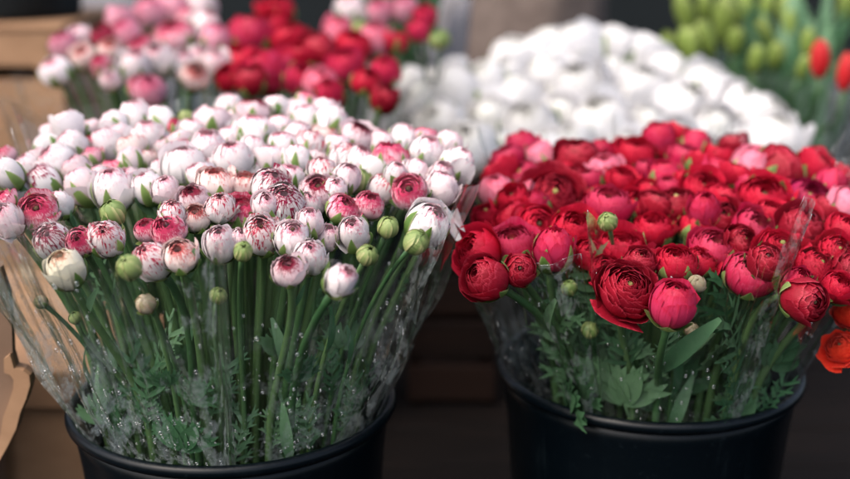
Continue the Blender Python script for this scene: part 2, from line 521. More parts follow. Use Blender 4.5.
def head_lib(form, matkey, nvar=8, loose=0.0):
    key = (form, matkey, loose)
    if key in LIB:
        return LIB[key]
    F = FORMS[form]
    out = []
    for k in range(nvar):
        own, core = [], Geo()
        az0 = random.uniform(0, 360)
        openv = random.uniform(-9, 4) if form == 'globe' else random.uniform(-7, 7)
        sx, sy, sz = random.uniform(.93, 1.07), random.uniform(.93, 1.07), random.uniform(.92, 1.10)
        lx, ly = random.gauss(0, .09), random.gauss(0, .09)
        nl = len(F['lay'])
        for li, (n, r, ph, hw, fl, zo) in enumerate(F['lay']):
            az0 += 137.5 / 3
            for q in range(n):
                lf = li / max(1, nl - 1)
                j = random.uniform(-1, 1)
                tr = 52 if form == 'tulip' else 30 if form == 'closed' else (34 if form == 'cup' and li < 2 else 18)
                peel = random.uniform(0.12, 0.38) if li < 2 and form in ('cup', 'bowl', 'rose', 'globe') and random.random() < 0.16 else 0.0
                g = petal(az0 + 360 / n * q + random.uniform(-7, 7), hw * random.uniform(0.93, 1.08), r * (1 + 0.015 * j),
                          ph + openv + random.uniform(-9, 7) - (loose * 14 * random.random() if li == 0 else 0), F['zs'], lf,
                          fl + peel + random.uniform(-0.03, 0.06) + (loose * 0.16 * random.random() if li < 2 else 0), tr,
                          random.uniform(0.035, 0.06), RUF[form] * (1 + 0.5 * lf), zo, 8 if li < 3 else 6, 9 if li < 3 else 7,
                          8 if li < 3 else 60, random.choice((0, 0, 0, 5)))
                g.v = [(x * sx + lx * lf * z * 0.5, y * sy + ly * lf * z * 0.5, z * sz) for x, y, z in g.v]
                if li < F['own']:
                    own.append(g)
                else:
                    core.add(g)
        cz = {'globe': 1.62, 'cup': 1.62, 'bowl': 1.28, 'rose': 1.30, 'tulip': 0.5, 'closed': 1.2}[form]
        if form in ('globe', 'cup', 'rose') and matkey == 'snow':
            core.add(dome(0.42, 1.15 if form == 'rose' else 1.3, 12, 5, 0.8))
        if form == 'closed':
            core.add(dome(0.72, 1.12, 12, 5, 1.0))
        whole = Geo()
        for g in own: whole.add(g)
        whole.add(core)
        mat = M[matkey]
        out.append(dict(core=core.mesh('bloom', mat) if core.v else dome(0.5, 0.4).mesh('bloom', mat),
                        petals=[g.mesh('petal', mat) for g in own],
                        whole=whole.mesh('bloom', mat),
                        centre=(F['centre'], cz)))
    LIB[key] = out
    return out


def sepal_lib(tall, n=5, nvar=3, matkey='sepal'):
    key = ('sepal', tall, matkey)
    if key in LIB:
        return LIB[key]
    out = []
    for k in range(nvar):
        s = []
        a0 = random.uniform(0, 72)
        for q in range(n):
            ph = {0: 62, 1: 100, 2: 118}[tall] + random.uniform(-12, 10)
            g = Geo()
            nu, nv = 4, 7
            az = a0 + 72 * q + random.uniform(-8, 8)
            out_f = random.uniform(0.0, 0.22) if tall < 2 else random.uniform(-0.01, 0.05)
            for j in range(nv + 1):
                v = j / nv
                wid = 30 * (math.sin(math.pi * min(1.0, 0.22 + v * 0.80)) ** 0.7) * (0.75 if tall else 1.0) + 1.0
                for i in range(nu + 1):
                    u = -1 + 2 * i / nu
                    p = R(4 + (ph - 4) * v)
                    rho = 1.095 + out_f * v ** 3 + 0.02 * (1 - u * u)
                    sw = math.sin(R(58)) / max(math.sin(p), 0.35)
                    a = R(az + u * wid * min(sw, 1.9))
                    g.v.append((rho * math.sin(p) * math.cos(a), rho * math.sin(p) * math.sin(a), 0.97 - math.cos(p) * rho * 0.97))
                    g.puv.append((u, v, 0.5)); g.lay.append(0)
            for j in range(nv):
                for i in range(nu):
                    b = j * (nu + 1) + i
                    g.f.append((b, b + 1, b + nu + 2, b + nu + 1))
            s.append(g.mesh('sepal', M[matkey]))
        out.append(s)
    LIB[key] = out
    return out


def strip(g, base, ang, length, width, bend, shape, n=6, z0=0.0, tilt=0.0):
    k = len(g.v)
    c, s = math.cos(ang), math.sin(ang)
    for j in range(n + 1):
        t = j / n
        w = width * shape(t)
        for i, u in enumerate((-1, 0, 1)):
            x = base[0] + s * length * t + c * u * w
            y = base[1] + c * length * t - s * u * w
            d = math.hypot(x, y)
            z = z0 - bend * d * d + 0.25 * w * abs(u) + tilt * t * length
            g.v.append((x, y, z)); g.puv.append((u, t, 0)); g.lay.append(0)
    for j in range(n):
        for i in range(2):
            b = k + j * 3 + i
            g.f.append((b, b + 1, b + 4, b + 3))


def leaf_lib():
    if 'leaf' in LIB:
        return LIB['leaf']
    out = {'fan': [], 'fern': [], 'strap': []}
    lob = lambda t: 0.22 + 0.78 * math.sin(math.pi * min(1, 0.12 + t * 0.80)) ** 0.8 if t < 0.98 else 0.25
    tooth = lambda t: (1 - t) ** 0.7 * 0.9 + 0.08
    for k in range(4):
        g = Geo()
        bend = random.uniform(2.0, 7.0)
        strip(g, (0, -0.022), 0, 0.026, 0.0011, bend, lambda t: 1, 3)
        for a in (-62, -28, 4, 34, 64):
            a += random.uniform(-7, 7)
            L = random.uniform(0.022, 0.032)
            strip(g, (0, 0), R(a), L, 0.0075, bend, lob, 6, random.uniform(-0.001, 0.001), random.uniform(-.12, .12))
            for q in (-1, 0, 1):
                ta = R(a + q * random.uniform(24, 40))
                bx, by = math.sin(R(a)) * L * 0.72, math.cos(R(a)) * L * 0.72
                strip(g, (bx, by), ta, random.uniform(0.009, 0.015), 0.0042, bend, tooth, 3, 0.0004 * q)
        out['fan'].append(g.mesh('leaf', M['leaf']))
        g = Geo()
        bend = random.uniform(1.0, 6.0)
        strip(g, (0, -0.02), 0, 0.07, 0.0013, bend, lambda t: 1 - 0.6 * t, 6)
        for y in np.linspace(0.0, 0.046, 6):
            for sgn in (-1, 1):
                a = sgn * random.uniform(30, 60)
                L = random.uniform(0.012, 0.024) * (1 - y * 8 * 0.9 / 0.9 * 0.12)
                strip(g, (0, y), R(a), L, 0.0024, bend, lob, 4, 0, random.uniform(-.3, .3))
                for q in (-1, 1):
                    strip(g, (math.sin(R(a)) * L * 0.6, y + math.cos(R(a)) * L * 0.6), R(a + q * 34), L * 0.5, 0.0018, bend, tooth, 3)
        out['fern'].append(g.mesh('leaf', M['leaf']))
        g = Geo()
        L = random.uniform(0.055, 0.085)
        strip(g, (0, -0.01), 0, L, random.uniform(0.0045, 0.007), random.uniform(3, 9), lambda t: 0.25 + math.sin(math.pi * (0.06 + t * 0.92)) ** 0.9, 8)
        out['strap'].append(g.mesh('leaf', M['leaf']))
    LIB['leaf'] = out
    return out


def blade_lib():
    if 'blade' in LIB:
        return LIB['blade']
    out = []
    for k in range(4):
        g = Geo()
        strip(g, (0, 0), 0, random.uniform(0.2, 0.28), random.uniform(0.012, 0.02), random.uniform(0.5, 2.2),
              lambda t: 0.45 + 0.75 * math.sin(math.pi * (0.1 + t * 0.88)) ** 0.8 - 0.25 * t, 9)
        out.append(g.mesh('leaf', M['leaf']))
    LIB['blade'] = out
    return out


def frame(origin, zaxis, roll=0.0, scale=1.0):
    q = Vector((0, 0, 1)).rotation_difference(zaxis.normalized())
    return Matrix.Translation(origin) @ q.to_matrix().to_4x4() @ Matrix.Rotation(roll, 4, 'Z') @ Matrix.Scale(scale, 4)


def leaf_frame(origin, ydir, normal, scale=1.0):
    y = ydir.normalized()
    x = y.cross(normal).normalized()
    z = x.cross(y)
    m = Matrix((x, y, z)).transposed().to_4x4()
    return Matrix.Translation(origin) @ m @ Matrix.Scale(scale, 4)


def bez(a, b, c, d, t):
    return a * (1 - t) ** 3 + b * 3 * t * (1 - t) ** 2 + c * 3 * t * t * (1 - t) + d * t ** 3


NFLOWERS = [0]


def flower(name, P, diam, axis, form, matkey, root, via, detail=2, sepals=0, leaves=(), centre=None, stem_r=0.0036, loose=0.0, outward=None,
           stretch=1.0):
    """one cut flower: stem from the bucket's floor, through the bucket mouth, up to a head built of petals"""
    rad = diam / 2
    axis = axis.normalized()
    zs = FORMS[form]['zs']
    neck = P - axis * rad * zs * stretch
    e = empty(name, root)
    NFLOWERS[0] += 1
    a, d = Vector((0, 0, 0)), neck - root
    via_l = via - root
    pts = []
    n1 = 3 if detail == 0 else 5
    for i in range(n1):
        pts.append(a.lerp(via_l, i / n1))
    L = (d - via_l).length
    b1 = via_l + (via_l - a).normalized() * L * 0.38
    b2 = d - axis * L * 0.34
    ns = 5 if detail == 0 else 10
    curve = [bez(via_l, b1, b2, d + axis * rad * 0.08, i / ns) for i in range(ns + 1)]
    pts += curve
    rr = [stem_r * (1.05 - 0.25 * i / len(pts)) for i in range(len(pts))]
    if detail > 0:
        rr[-1] *= 1.25
    v, f = tube_geo(pts, rr, 6 if detail == 0 else 9)
    mesh_obj('stem', v, f, M['stem'], e)
    lib = random.choice(head_lib(form, matkey, loose=loose))
    mw = frame(neck - root, axis, random.uniform(0, 6.28), rad) @ Matrix.Diagonal((1, 1, stretch, 1))
    if detail == 2:
        bl = link_mesh('bloom', lib['core'], e, mw)
        for pm in lib['petals']:
            link_mesh('petal', pm, bl)
    else:
        bl = link_mesh('bloom', lib['whole'], e, mw)
    if centre:
        cr, cz = lib['centre']
        key = ('centre', form, centre)
        if key not in LIB:
            LIB[key] = dome(cr * (0.95 if centre == 'greenseed' else 0.8), cz - cr * 0.6).mesh('flower_centre', M[centre])
        link_mesh('flower_centre', LIB[key], bl)
    if sepals is not None and detail > 0:
        for sm in random.choice(sepal_lib(sepals)):
            link_mesh('sepal', sm, e, mw @ Matrix.Diagonal((1, 1, zs / 0.98 * (0.9 if form == 'rose' else 1.0), 1)) if form != 'rose' else mw @ Matrix.Translation((0, 0, -0.12)))
    lv = leaf_lib()
    for (kind, t, reach, sc, up) in leaves:
        i = min(len(curve) - 2, max(0, int(t * ns)))
        o = curve[i] - Vector((0, 0, random.uniform(0.0, 0.045) if t < 0.2 else 0.0))
        ow = (outward if outward is not None else Vector((0, -1, 0)))
        side = Vector((-ow.y, ow.x, 0))
        ang = random.uniform(-0.9, 0.9)
        reach *= 0.35 + 0.65 * min(1.0, t / 0.45)
        yd = (ow * math.cos(ang) * reach + side * math.sin(ang) * reach + Vector((0, 0, up)))
        nrm = (ow * 0.9 + Vector((random.uniform(-.5, .5), random.uniform(-.3, .3), random.uniform(0.1, 0.9))))
        link_mesh('leaf', random.choice(lv[kind]), e, leaf_frame(o + yd.normalized() * 0.018 * sc, yd, nrm, sc))
    return e


# ------------------------------------------------------------------ the setting: floor, wall
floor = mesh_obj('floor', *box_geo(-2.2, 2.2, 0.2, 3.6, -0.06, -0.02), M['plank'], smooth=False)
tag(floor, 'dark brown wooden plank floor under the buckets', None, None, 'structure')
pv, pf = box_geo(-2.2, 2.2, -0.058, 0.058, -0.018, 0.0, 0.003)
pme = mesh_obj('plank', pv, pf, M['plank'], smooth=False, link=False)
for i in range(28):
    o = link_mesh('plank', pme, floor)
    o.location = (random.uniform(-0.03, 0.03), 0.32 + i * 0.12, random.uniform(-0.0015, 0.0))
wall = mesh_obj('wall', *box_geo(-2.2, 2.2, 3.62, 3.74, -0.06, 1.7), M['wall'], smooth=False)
tag(wall, 'dark wall behind the flower stall', None, None, 'structure')

# ------------------------------------------------------------------ buckets
def bucket(x, y, r, h, label, n=72):
    e = empty('flower_bucket', (x, y, 0))
    rb = r * 0.80
    t = 0.0025
    prof = [(0.0, 0.012), (rb - 0.006, 0.012), (rb - 0.004, 0.014), (r - 0.010, h - 0.006), (r - 0.0065, h - 0.004), (r - 0.0085, h - 0.022),
            (r - 0.012, h - 0.05), (r - 0.0125, h - 0.056), (rb, 0.004), (rb - 0.004, 0.0), (0.0, 0.0)]
    v, f = lathe_geo(prof, n)
    mesh_obj('body', v, f, M['bucket'], e)
    ring = [(r - 0.005 + 0.005 * math.cos(a), h - 0.003 + 0.0055 * math.sin(a)) for a in np.linspace(0, 2 * math.pi, 12, endpoint=False)]
    v, f = lathe_geo(ring, n, True)
    mesh_obj('rim', v, f, M['bucket'], e)
    tag(e, label, 'bucket', 'black flower buckets')
    return e


LB = Vector((-0.176, 1.004, 0))
RB = Vector((0.220, 1.086, 0))
RIM = 0.30
bucket(LB.x, LB.y, 0.150, RIM, 'black plastic bucket in front, holding the pale pink and white bunch')
bucket(RB.x, RB.y, 0.150, RIM, 'black plastic bucket in front, holding the red bunch')
PK = Vector((-0.405, 1.60, 0))
PR = Vector((-0.150, 1.66, 0))
WB = Vector((0.27, 1.80, 0))
TB = Vector((0.66, 2.12, 0))
OB = Vector((0.565, 0.98, 0))
PB = Vector((-0.02, 2.06, 0))
bucket(PK.x, PK.y, 0.118, RIM, 'black bucket behind, under the blurred pink and white bunch')
bucket(PR.x, PR.y, 0.118, RIM, 'black bucket behind, under the blurred red and pink bunch')
bucket(WB.x, WB.y, 0.150, RIM, 'black bucket behind the red bunch, under the white flowers')
bucket(TB.x, TB.y, 0.165, RIM, 'black bucket at back right under the green tulips')
bucket(OB.x, OB.y, 0.140, RIM, 'black bucket at right edge under the orange flowers')

# ------------------------------------------------------------------ flowers
LOOK = {}
ORD = ['first', 'second', 'third', 'fourth', 'fifth', 'sixth', 'seventh', 'eighth', 'ninth', 'tenth', 'eleventh', 'twelfth', 'thirteenth', 'fourteenth',
       'fifteenth', 'sixteenth', 'seventeenth', 'eighteenth', 'nineteenth', 'twentieth', 'twenty-first', 'twenty-second', 'twenty-third', 'twenty-fourth']

# style: form, petal colour, sepals (0 low, 1 middle, 2 tall), centre, words
ST = {
    'W': ('globe', 'white', 0, 'seed', 'white ranunculus with small pink eye'),
    'M': ('globe', 'maroon', 0, 'seed', 'maroon streaked white ranunculus'),
    'S': ('globe', 'redspeck', 0, 'seed', 'red speckled white ranunculus'),
    'E': ('bowl', 'eye', 0, 'seed', 'white ranunculus with dark maroon eye'),
    'K': ('bowl', 'pink', 0, 'seed', 'pink ranunculus with red centre'),
    'P': ('globe', 'pale', 0, 'seed', 'pale pink ranunculus'),
    'O': ('bowl', 'coral', 1, 'seed', 'white ranunculus edged in coral'),
    'G': ('globe', 'white', 2, 'seed', 'white bud clasped by green sepals'),
    'H': ('globe', 'pink', 2, 'seed', 'pink bud clasped by green sepals'),
    'C': ('globe', 'cream', 0, 'seed', 'cream ranunculus with brown eye'),
    'D': ('globe', 'deep', 1, 'seed', 'small deep red bud'),
    'B': ('closed', 'bud', None, None, 'closed green bud'),
    'Y': ('closed', 'buff', 0, None, 'closed buff bud'),
    'r': ('bowl', 'red', 0, 'seed', 'bright red bowl-shaped ranunculus'),
    'd': ('rose', 'darkred', 0, 'greenseed', 'open dark red ranunculus with layered petals'),
    'R': ('rose', 'red', 0, 'greenseed', 'open bright red ranunculus'),
    'c': ('bowl', 'crimson', 1, 'greenseed', 'crimson ranunculus with pale green centre'),
    'k': ('globe', 'rosepink', 0, 'seed', 'rose pink ranunculus'),
    'p': ('globe', 'lightpink', 0, 'seed', 'light pink ranunculus'),
    'N': ('globe', 'midpink', 0, 'seed', 'blurred mid pink ranunculus'),
    's': ('bowl', 'red', 2, 'seed', 'red bud clasped by green sepals'),
    'm': ('bowl', 'magenta', 2, 'greenseed', 'magenta ranunculus with open sepals'),
    'q': ('globe', 'darkred', 1, 'seed', 'round dark red bud'),
    'o': ('rose', 'orange', 0, 'seed', 'orange red ranunculus'),
    'w': ('rose', 'snow', 0, 'seed', 'blurred white ranunculus'),
    'v': ('globe', 'snow', 0, 'seed', 'blurred round white ranunculus'),
    'L': ('tulip', 'lime', None, None, 'blurred lime green tulip bud'),
    'T': ('tulip', 'tulip', None, None, 'blurred red tulip'),
}


def jitter(k):
    return Vector((random.uniform(-k, k), random.uniform(-k, k), random.uniform(-k, k) * 0.5))


def plant_bunch(cat, centre, plane, rim_in, place, grp, detail, cam_tilt=0.42, out_tilt=0.5, leaf_front=True, stem_r=0.0036, rows=6, size=1.04,
                loose=0.0, name='ranunculus_flower', leafy=False, fill=0, fillstyles='W', fill_to=999):
    items = []
    cat = list(cat)
    if fill:                                          # heads that fill the gaps, kept apart from the ones already set out
        xs = [c[0] for c in cat]; ys = [c[1] for c in cat]
        tries, ncat = 0, len(cat)
        while fill and tries < 20000:
            tries += 1
            px, py = random.uniform(min(xs) + 6, max(xs) - 6), random.uniform(min(ys) + 6, min(max(ys) - 60, fill_to))
            dm = sorted((math.hypot(px - c[0], (py - c[1]) * 1.35) / (c[2] * 0.5 + 12) for c in cat))
            if dm[0] > 0.62 and dm[2] < 1.7 and any(c[1] < py - 5 and abs(c[0] - px) < 24 for c in cat[:ncat]):
                cat.append((px, py, random.uniform(25, 33), random.choice(fillstyles)))
                fill -= 1
    for it in cat:
        px, py, d, st = it[:4]
        opt = it[4] if len(it) > 4 else {}
        P = at(px, py, opt['dist']) if 'dist' in opt else on_plane(px, py, *plane)
        if 'dist' not in opt:
            P = at(px, py, P.y + random.uniform(-0.022, 0.022))
        items.append((P, px, py, d, st, opt))
    # rows from the front, counted in the picture's depth, then places from the left
    order = sorted(items, key=lambda q: q[0].y)
    n = len(order)
    rowof = {}
    for i, q in enumerate(order):
        rowof[id(q)] = min(rows - 1, i * rows // n)
    byrow = {}
    for q in order:
        byrow.setdefault((rowof[id(q)], q[4]), []).append(q)
    for (rw, st), qs in byrow.items():
        qs.sort(key=lambda q: q[1])
        for k, q in enumerate(qs):
            P, px, py, d, st, opt = q
            form, mk, sep, cen, words = ST[st]
            if form == 'globe' and st in 'WPSGHk' and random.random() < 0.8:
                form = 'cup'
            depth = P.y * math.cos(PITCH) + (CAM_Z - P.z) * math.sin(PITCH)
            diam = d * depth / FPX * size
            off = Vector((P.x - centre.x, P.y - centre.y, 0))
            rr = off.length
            ow = off / max(rr, 1e-4)
            ax = opt.get('axis')
            if ax is None:
                ax = Vector((0, 0, 1)) + ow * out_tilt * min(1.2, rr / 0.17) + Vector((0, -cam_tilt, 0)) + jitter(0.30)
            else:
                ax = Vector(ax) + jitter(0.06)
            lim = rim_in / 0.2
            vr = min(rr * lim, rim_in) * random.uniform(0.9, 1.0)
            via = Vector((centre.x, centre.y, 0)) + ow * vr + Vector((0, 0, RIM))
            root = Vector((centre.x, centre.y, 0)) + ow * vr * random.uniform(0.55, 0.8) + Vector((0, 0, 0.02))
            lv = []
            if leaf_front and detail == 2:
                front = (-ow.y > 0.1 and rr > 0.09) or rr > 0.15
                kinds = ['fan', 'fern', 'strap', 'fern']
                if leafy and -ow.y > 0.3 and rr > 0.10:
                    if random.random() < 0.55:
                        lv.append(('fan', random.uniform(0.02, 0.3), 0.8, random.uniform(0.8, 1.5), random.uniform(0.7, 1.1)))
                    if random.random() < 0.4:
                        lv.append(('fern', random.uniform(0.0, 0.35), 0.8, random.uniform(0.8, 1.4), random.uniform(0.6, 1.2)))
                    lv.append((random.choice(('fern', 'strap')), random.uniform(0.1, 0.5), 0.8, random.uniform(0.7, 1.2), random.uniform(0.6, 1.2)))
                for z in range(random.choice((0, 1)) if front and leafy else (1 if random.random() < (0.75 if front else 0.25) else 0)):
                    lv.append((random.choice(kinds), random.uniform(0.0, 0.55), random.uniform(0.2, 0.7), random.uniform(0.55, 0.95), random.uniform(0.5, 1.3)))
            if detail == 2 and not leafy and leaf_front and -ow.y > 0.3 and rr > 0.13 and random.random() < 0.6:
                lv.append((random.choice(('fern', 'fern', 'fan', 'strap')), random.uniform(0.0, 0.22), 0.8, random.uniform(0.7, 1.1), random.uniform(0.6, 1.2)))
            if detail == 2 and not leafy and leaf_front and st not in 'BY' and random.random() < 0.45:
                lv.append(('strap', random.uniform(0.82, 0.95), 0.9, random.uniform(0.3, 0.5), random.uniform(0.7, 1.4)))
            nm = {'B': 'flower_bud', 'Y': 'flower_bud', 'L': 'tulip', 'T': 'tulip'}.get(st, name)
            srad = stem_r * (0.62 if st in 'BY' else random.uniform(0.85, 1.15))
            sp = opt.get('sep', random.choice((0, 1, 1, 2, 2)) if sep == 0 else sep)
            if form == 'rose' and sp: sp = 0
            if detail == 0: sp = None
            e = flower(nm, P, diam, ax, form, mk, root, via, detail, sp, lv, cen if detail == 2 else None, srad,
                       opt.get('loose', loose), ow, opt.get('stretch', random.uniform(1.03, 1.26) if form in ('cup', 'globe') else (1.35 if form == 'tulip' else 1.0)))
            if 'label' in opt:
                lab = opt['label']
            else:
                which = ORD[k] + ' from left' if len(qs) > 1 else 'the only one'
                rn = 'front row' if rw == 0 else ('rearmost row' if rw == rows - 1 else ORD[rw] + ' row')
                lab = f'{words}, {which} in {rn}, {place}'
                if len(qs) == 1:
                    lab = f'{words} in {rn}, {place}'
            tag(e, lab, 'tulip' if nm == 'tulip' else ('flower bud' if nm == 'flower_bud' else 'flower'), grp)


PALE = [
    # left flank
    (19, 186, 31, 'W'), (45, 183, 32, 'M'), (38, 211, 39, 'K', dict(label='pink ranunculus with dark purple eye at the far left', axis=(-.1, -.7, .8))),
    (6, 219, 34, 'P'), (2, 202, 28, 'K'), (53, 243, 37, 'M'), (80, 242, 31, 'K', dict(axis=(0, -.8, .7))),
    (106, 237, 37, 'S', dict(axis=(.1, -.7, .8), label='white ranunculus with red freckled top below the plump green bud')), (113, 213, 27, 'B', dict(label='plump green bud above the red freckled white ranunculus')),
    (113, 189, 39, 'G'), (147, 187, 34, 'G'), (82, 186, 34, 'P'),
    (66, 270, 37, 'C', dict(axis=(-.1, -.5, .9), label='cream ranunculus with brown eye, lowest of the pale blooms at left')),
    (147, 231, 27, 'K'), (169, 231, 37, 'K', dict(axis=(-.1, -.75, .75))), (152, 261, 35, 'S', dict(axis=(-.3, -.6, .8))), (181, 256, 37, 'O', dict(axis=(0, -.6, .85))),
    (220, 242, 37, 'W', dict(axis=(.05, -.55, .9))), (243, 252, 20, 'B'), (196, 218, 31, 'O'), (172, 213, 27, 'S'), (194, 199, 33, 'E', dict(sep=2)), (220, 208, 31, 'S'),
    (242, 213, 39, 'K'), (262, 233, 42, 'S', dict(axis=(.05, -.7, .8))), (284, 207, 43, 'M', dict(axis=(.1, -.75, .8), label='large white ranunculus with bold maroon streaks in the middle')),
    (271, 188, 40, 'M'), (216, 184, 41, 'O'), (246, 184, 31, 'O'), (290, 177, 31, 'W', dict(sep=2)), (292, 236, 37, 'W'),
    (319, 190, 39, 'E', dict(axis=(0, -.6, .9))), (360, 182, 25, 'B'), (369, 206, 29, 'K'), (409, 191, 38, 'K', dict(axis=(-.1, -.75, .75), label='rosy pink ranunculus with red open centre at right of pale bunch')),
    (382, 188, 31, 'S'), (343, 209, 33, 'K'), (354, 233, 35, 'W', dict(axis=(-.05, -.6, .9))), (328, 237, 26, 'P'), (388, 227, 23, 'B'), (428, 223, 42, 'W', dict(axis=(.5, -.45, .8))),
    (416, 242, 27, 'B'), (367, 256, 21, 'B'), (310, 257, 34, 'W', dict(axis=(.1, -.7, .8))), (288, 271, 34, 'E', dict(axis=(0, -.55, .85), label='pinkish white ranunculus with maroon eye behind the film seam, low in front')),
    (341, 280, 34, 'W', dict(axis=(.45, -.5, .8), label='white ranunculus with pink eye, lowest bloom in front of the pale bunch')),
    (441, 188, 34, 'P', dict(axis=(.3, -.1, 1))), (130, 268, 26, 'B', dict(dist=.815)), (146, 304, 21, 'Y', dict(dist=.835, axis=(0, -.7, .6))),
    (75, 318, 13, 'B', dict(dist=.90)), (41, 302, 13, 'Y', dict(dist=.92)), (218, 296, 17, 'B', dict(dist=.84)),
    # middle and rear
    (390, 160, 38, 'H', dict(axis=(0, -.1, 1), label='pink bud clasped by green sepals at right shoulder of pale bunch')), (424, 156, 38, 'W'), (426, 137, 26, 'K'), (402, 141, 31, 'W'), (455, 166, 34, 'W'), (440, 178, 30, 'P'),
    (358, 136, 33, 'E'), (347, 160, 36, 'S'), (330, 124, 33, 'W'), (307, 123, 36, 'W'), (307, 101, 24, 'K'), (309, 148, 33, 'S'), (337, 148, 30, 'P'),
    (322, 172, 30, 'S'), (303, 170, 30, 'P'), (253, 134, 42, 'W'), (253, 112, 37, 'E'), (212, 121, 38, 'E'), (186, 120, 17, 'B'), (171, 130, 21, 'D'),
    (208, 149, 38, 'W'), (233, 161, 40, 'W'), (184, 166, 42, 'W'), (155, 140, 30, 'W'), (296, 115, 35, 'P'), (283, 145, 32, 'W'), (270, 160, 30, 'P'),
    (68, 129, 29, 'W'), (72, 146, 30, 'W'), (107, 146, 34, 'W'), (136, 119, 34, 'W'), (147, 136, 32, 'W'), (55, 161, 36, 'W'), (76, 170, 30, 'P'), (90, 159, 28, 'K'),
    (116, 168, 32, 'K'), (142, 160, 29, 'O'), (30, 169, 27, 'G'), (5, 158, 26, 'K'), (8, 175, 30, 'G'), (90, 129, 23, 'P'), (89, 144, 20, 'K'), (120, 135, 26, 'P'),
    (180, 140, 26, 'P'), (232, 125, 28, 'P'), (230, 108, 28, 'W'), (276, 108, 28, 'W'), (280, 128, 30, 'P'), (165, 150, 28, 'W'), (335, 190, 26, 'W'),
    (360, 160, 28, 'W'), (380, 145, 28, 'P'), (345, 180, 28, 'P'), (130, 178, 24, 'P'), (98, 175, 24, 'W'), (165, 190, 28, 'P'), (200, 175, 26, 'W'),
    (265, 205, 28, 'P'), (310, 222, 30, 'P'), (240, 238, 24, 'P'), (310, 205, 28, 'W'), (60, 205, 26, 'W'), (130, 160, 26, 'P'), (40, 160, 24, 'P'), (395, 175, 24, 'W'), (415, 172, 26, 'P'),
]
plant_bunch(PALE, LB, (0.472, 0.82, 0.155), 0.128, 'pale bunch', 'pale ranunculus in the front left bucket', 2, rows=7, size=1.0, fill=22, fillstyles='WWWPPSO', fill_to=172, cam_tilt=0.30)

REDS = [
    (522, 147, 31, 'k', dict(sep=1)), (541, 160, 31, 'p'), (578, 163, 40, 'q'), (501, 173, 38, 'r'), (496, 192, 36, 'p', dict(axis=(-.1, -.2, 1), label='pale rose pink bloom at upper left of the red bunch')),
    (554, 197, 50, 'd', dict(axis=(0, -.75, .75), label='dark red ranunculus with yellowish centre at left of red bunch')), (527, 192, 26, 'p', dict(sep=1)), (516, 212, 32, 'r'),
    (480, 254, 46, 'r', dict(axis=(-.7, -.4, .6))), (511, 216, 34, 'R'), (538, 226, 40, 'r', dict(axis=(.1, -.7, .7))), (554, 250, 38, 'k', dict(axis=(.1, -.3, 1), stretch=1.15, label='glossy pink red bud, lowest at left of red bunch')),
    (573, 230, 42, 'r', dict(axis=(.1, -.6, .8))), (512, 246, 42, 'c', dict(axis=(-.1, -.4, .9), loose=1)), (488, 280, 38, 'q', dict(axis=(-.6, -.5, .5))), (520, 270, 32, 'q', dict(axis=(0, -.7, .3))),
    (606, 270, 28, 'r'), (621, 251, 50, 'r', dict(axis=(0, -.35, 1), label='bright red bowl directly above the largest dark red bloom')),
    (627, 290, 60, 'd', dict(axis=(.05, -.75, .75), label='largest open dark red ranunculus, lowest in the middle of red bunch')),
    (676, 263, 40, 's', dict(axis=(0, -.35, 1))), (712, 252, 46, 'c', dict(axis=(.05, -.45, .95))), (653, 231, 40, 's', dict(axis=(-.05, -.35, 1))), (608, 208, 44, 'c', dict(axis=(0, -.45, 1))), (608, 222, 19, 'B', dict(dist=.955)),
    (673, 303, 44, 'k', dict(axis=(.05, -.25, 1), label='rose pink bloom right of the largest dark red one')), (697, 284, 17, 'Y', dict(dist=.905)), (697, 228, 36, 'r'),
    (590, 330, 17, 'B', dict(dist=.95)), (692, 330, 14, 'Y', dict(dist=.94)), (569, 288, 17, 'B', dict(dist=.95)),
    (750, 274, 48, 'c', dict(axis=(.05, -.5, .9), loose=.5)), (780, 249, 46, 'R', dict(axis=(.05, -.6, .8))), (816, 268, 50, 'R', dict(axis=(.2, -.6, .8))), (797, 286, 34, 'k'), (805, 300, 42, 'q', dict(axis=(.3, -.7, .1))),
    (752, 230, 42, 'c'), (741, 242, 34, 'd'), (733, 149, 31, 'q', dict(sep=2, axis=(0, 0, 1), label='round dark red bud standing up at rear of red bunch')), (763, 199, 48, 'r', dict(axis=(.05, -.6, .85))),
    (807, 201, 48, 'm', dict(axis=(.1, -.45, .95), label='magenta ranunculus with splayed green sepals at right of red bunch')), (843, 206, 32, 'p'), (780, 169, 46, 'q'), (816, 168, 38, 'r'), (748, 171, 36, 'p'),
    (685, 157, 32, 'c'), (635, 157, 40, 'r', dict(axis=(0, -.3, 1))), (663, 176, 32, 'k', dict(stretch=1.15)), (636, 204, 33, 'r'), (676, 204, 42, 'd'), (659, 139, 33, 'k'), (674, 136, 30, 'r'), (696, 145, 30, 'k'),
    (605, 173, 34, 'p'), (702, 189, 38, 'r'), (724, 198, 38, 'R'), (843, 232, 38, 'r'), (836, 252, 38, 'R'),
    (560, 172, 30, 'r'), (600, 235, 32, 'q'), (655, 205, 30, 'q'), (720, 220, 34, 'q'), (735, 175, 32, 'r'), (760, 160, 30, 'r'), (800, 230, 40, 'q'), (730, 262, 30, 'q'), (590, 195, 32, 'r'), (620, 180, 30, 'r'),
    (540, 185, 26, 'r'), (700, 165, 30, 'r'), (650, 190, 28, 'R'), (715, 172, 30, 'k'), (790, 190, 30, 'r'), (830, 185, 30, 'k'), (640, 262, 30, 'q'), (660, 150, 28, 'r'), (600, 155, 26, 'k'),
    (848, 180, 30, 'r'), (847, 270, 34, 'q'), (836, 288, 32, 'r'), (770, 215, 32, 'r'), (590, 255, 32, 'r'), (700, 262, 30, 'r'), (765, 262, 34, 'q'),
]
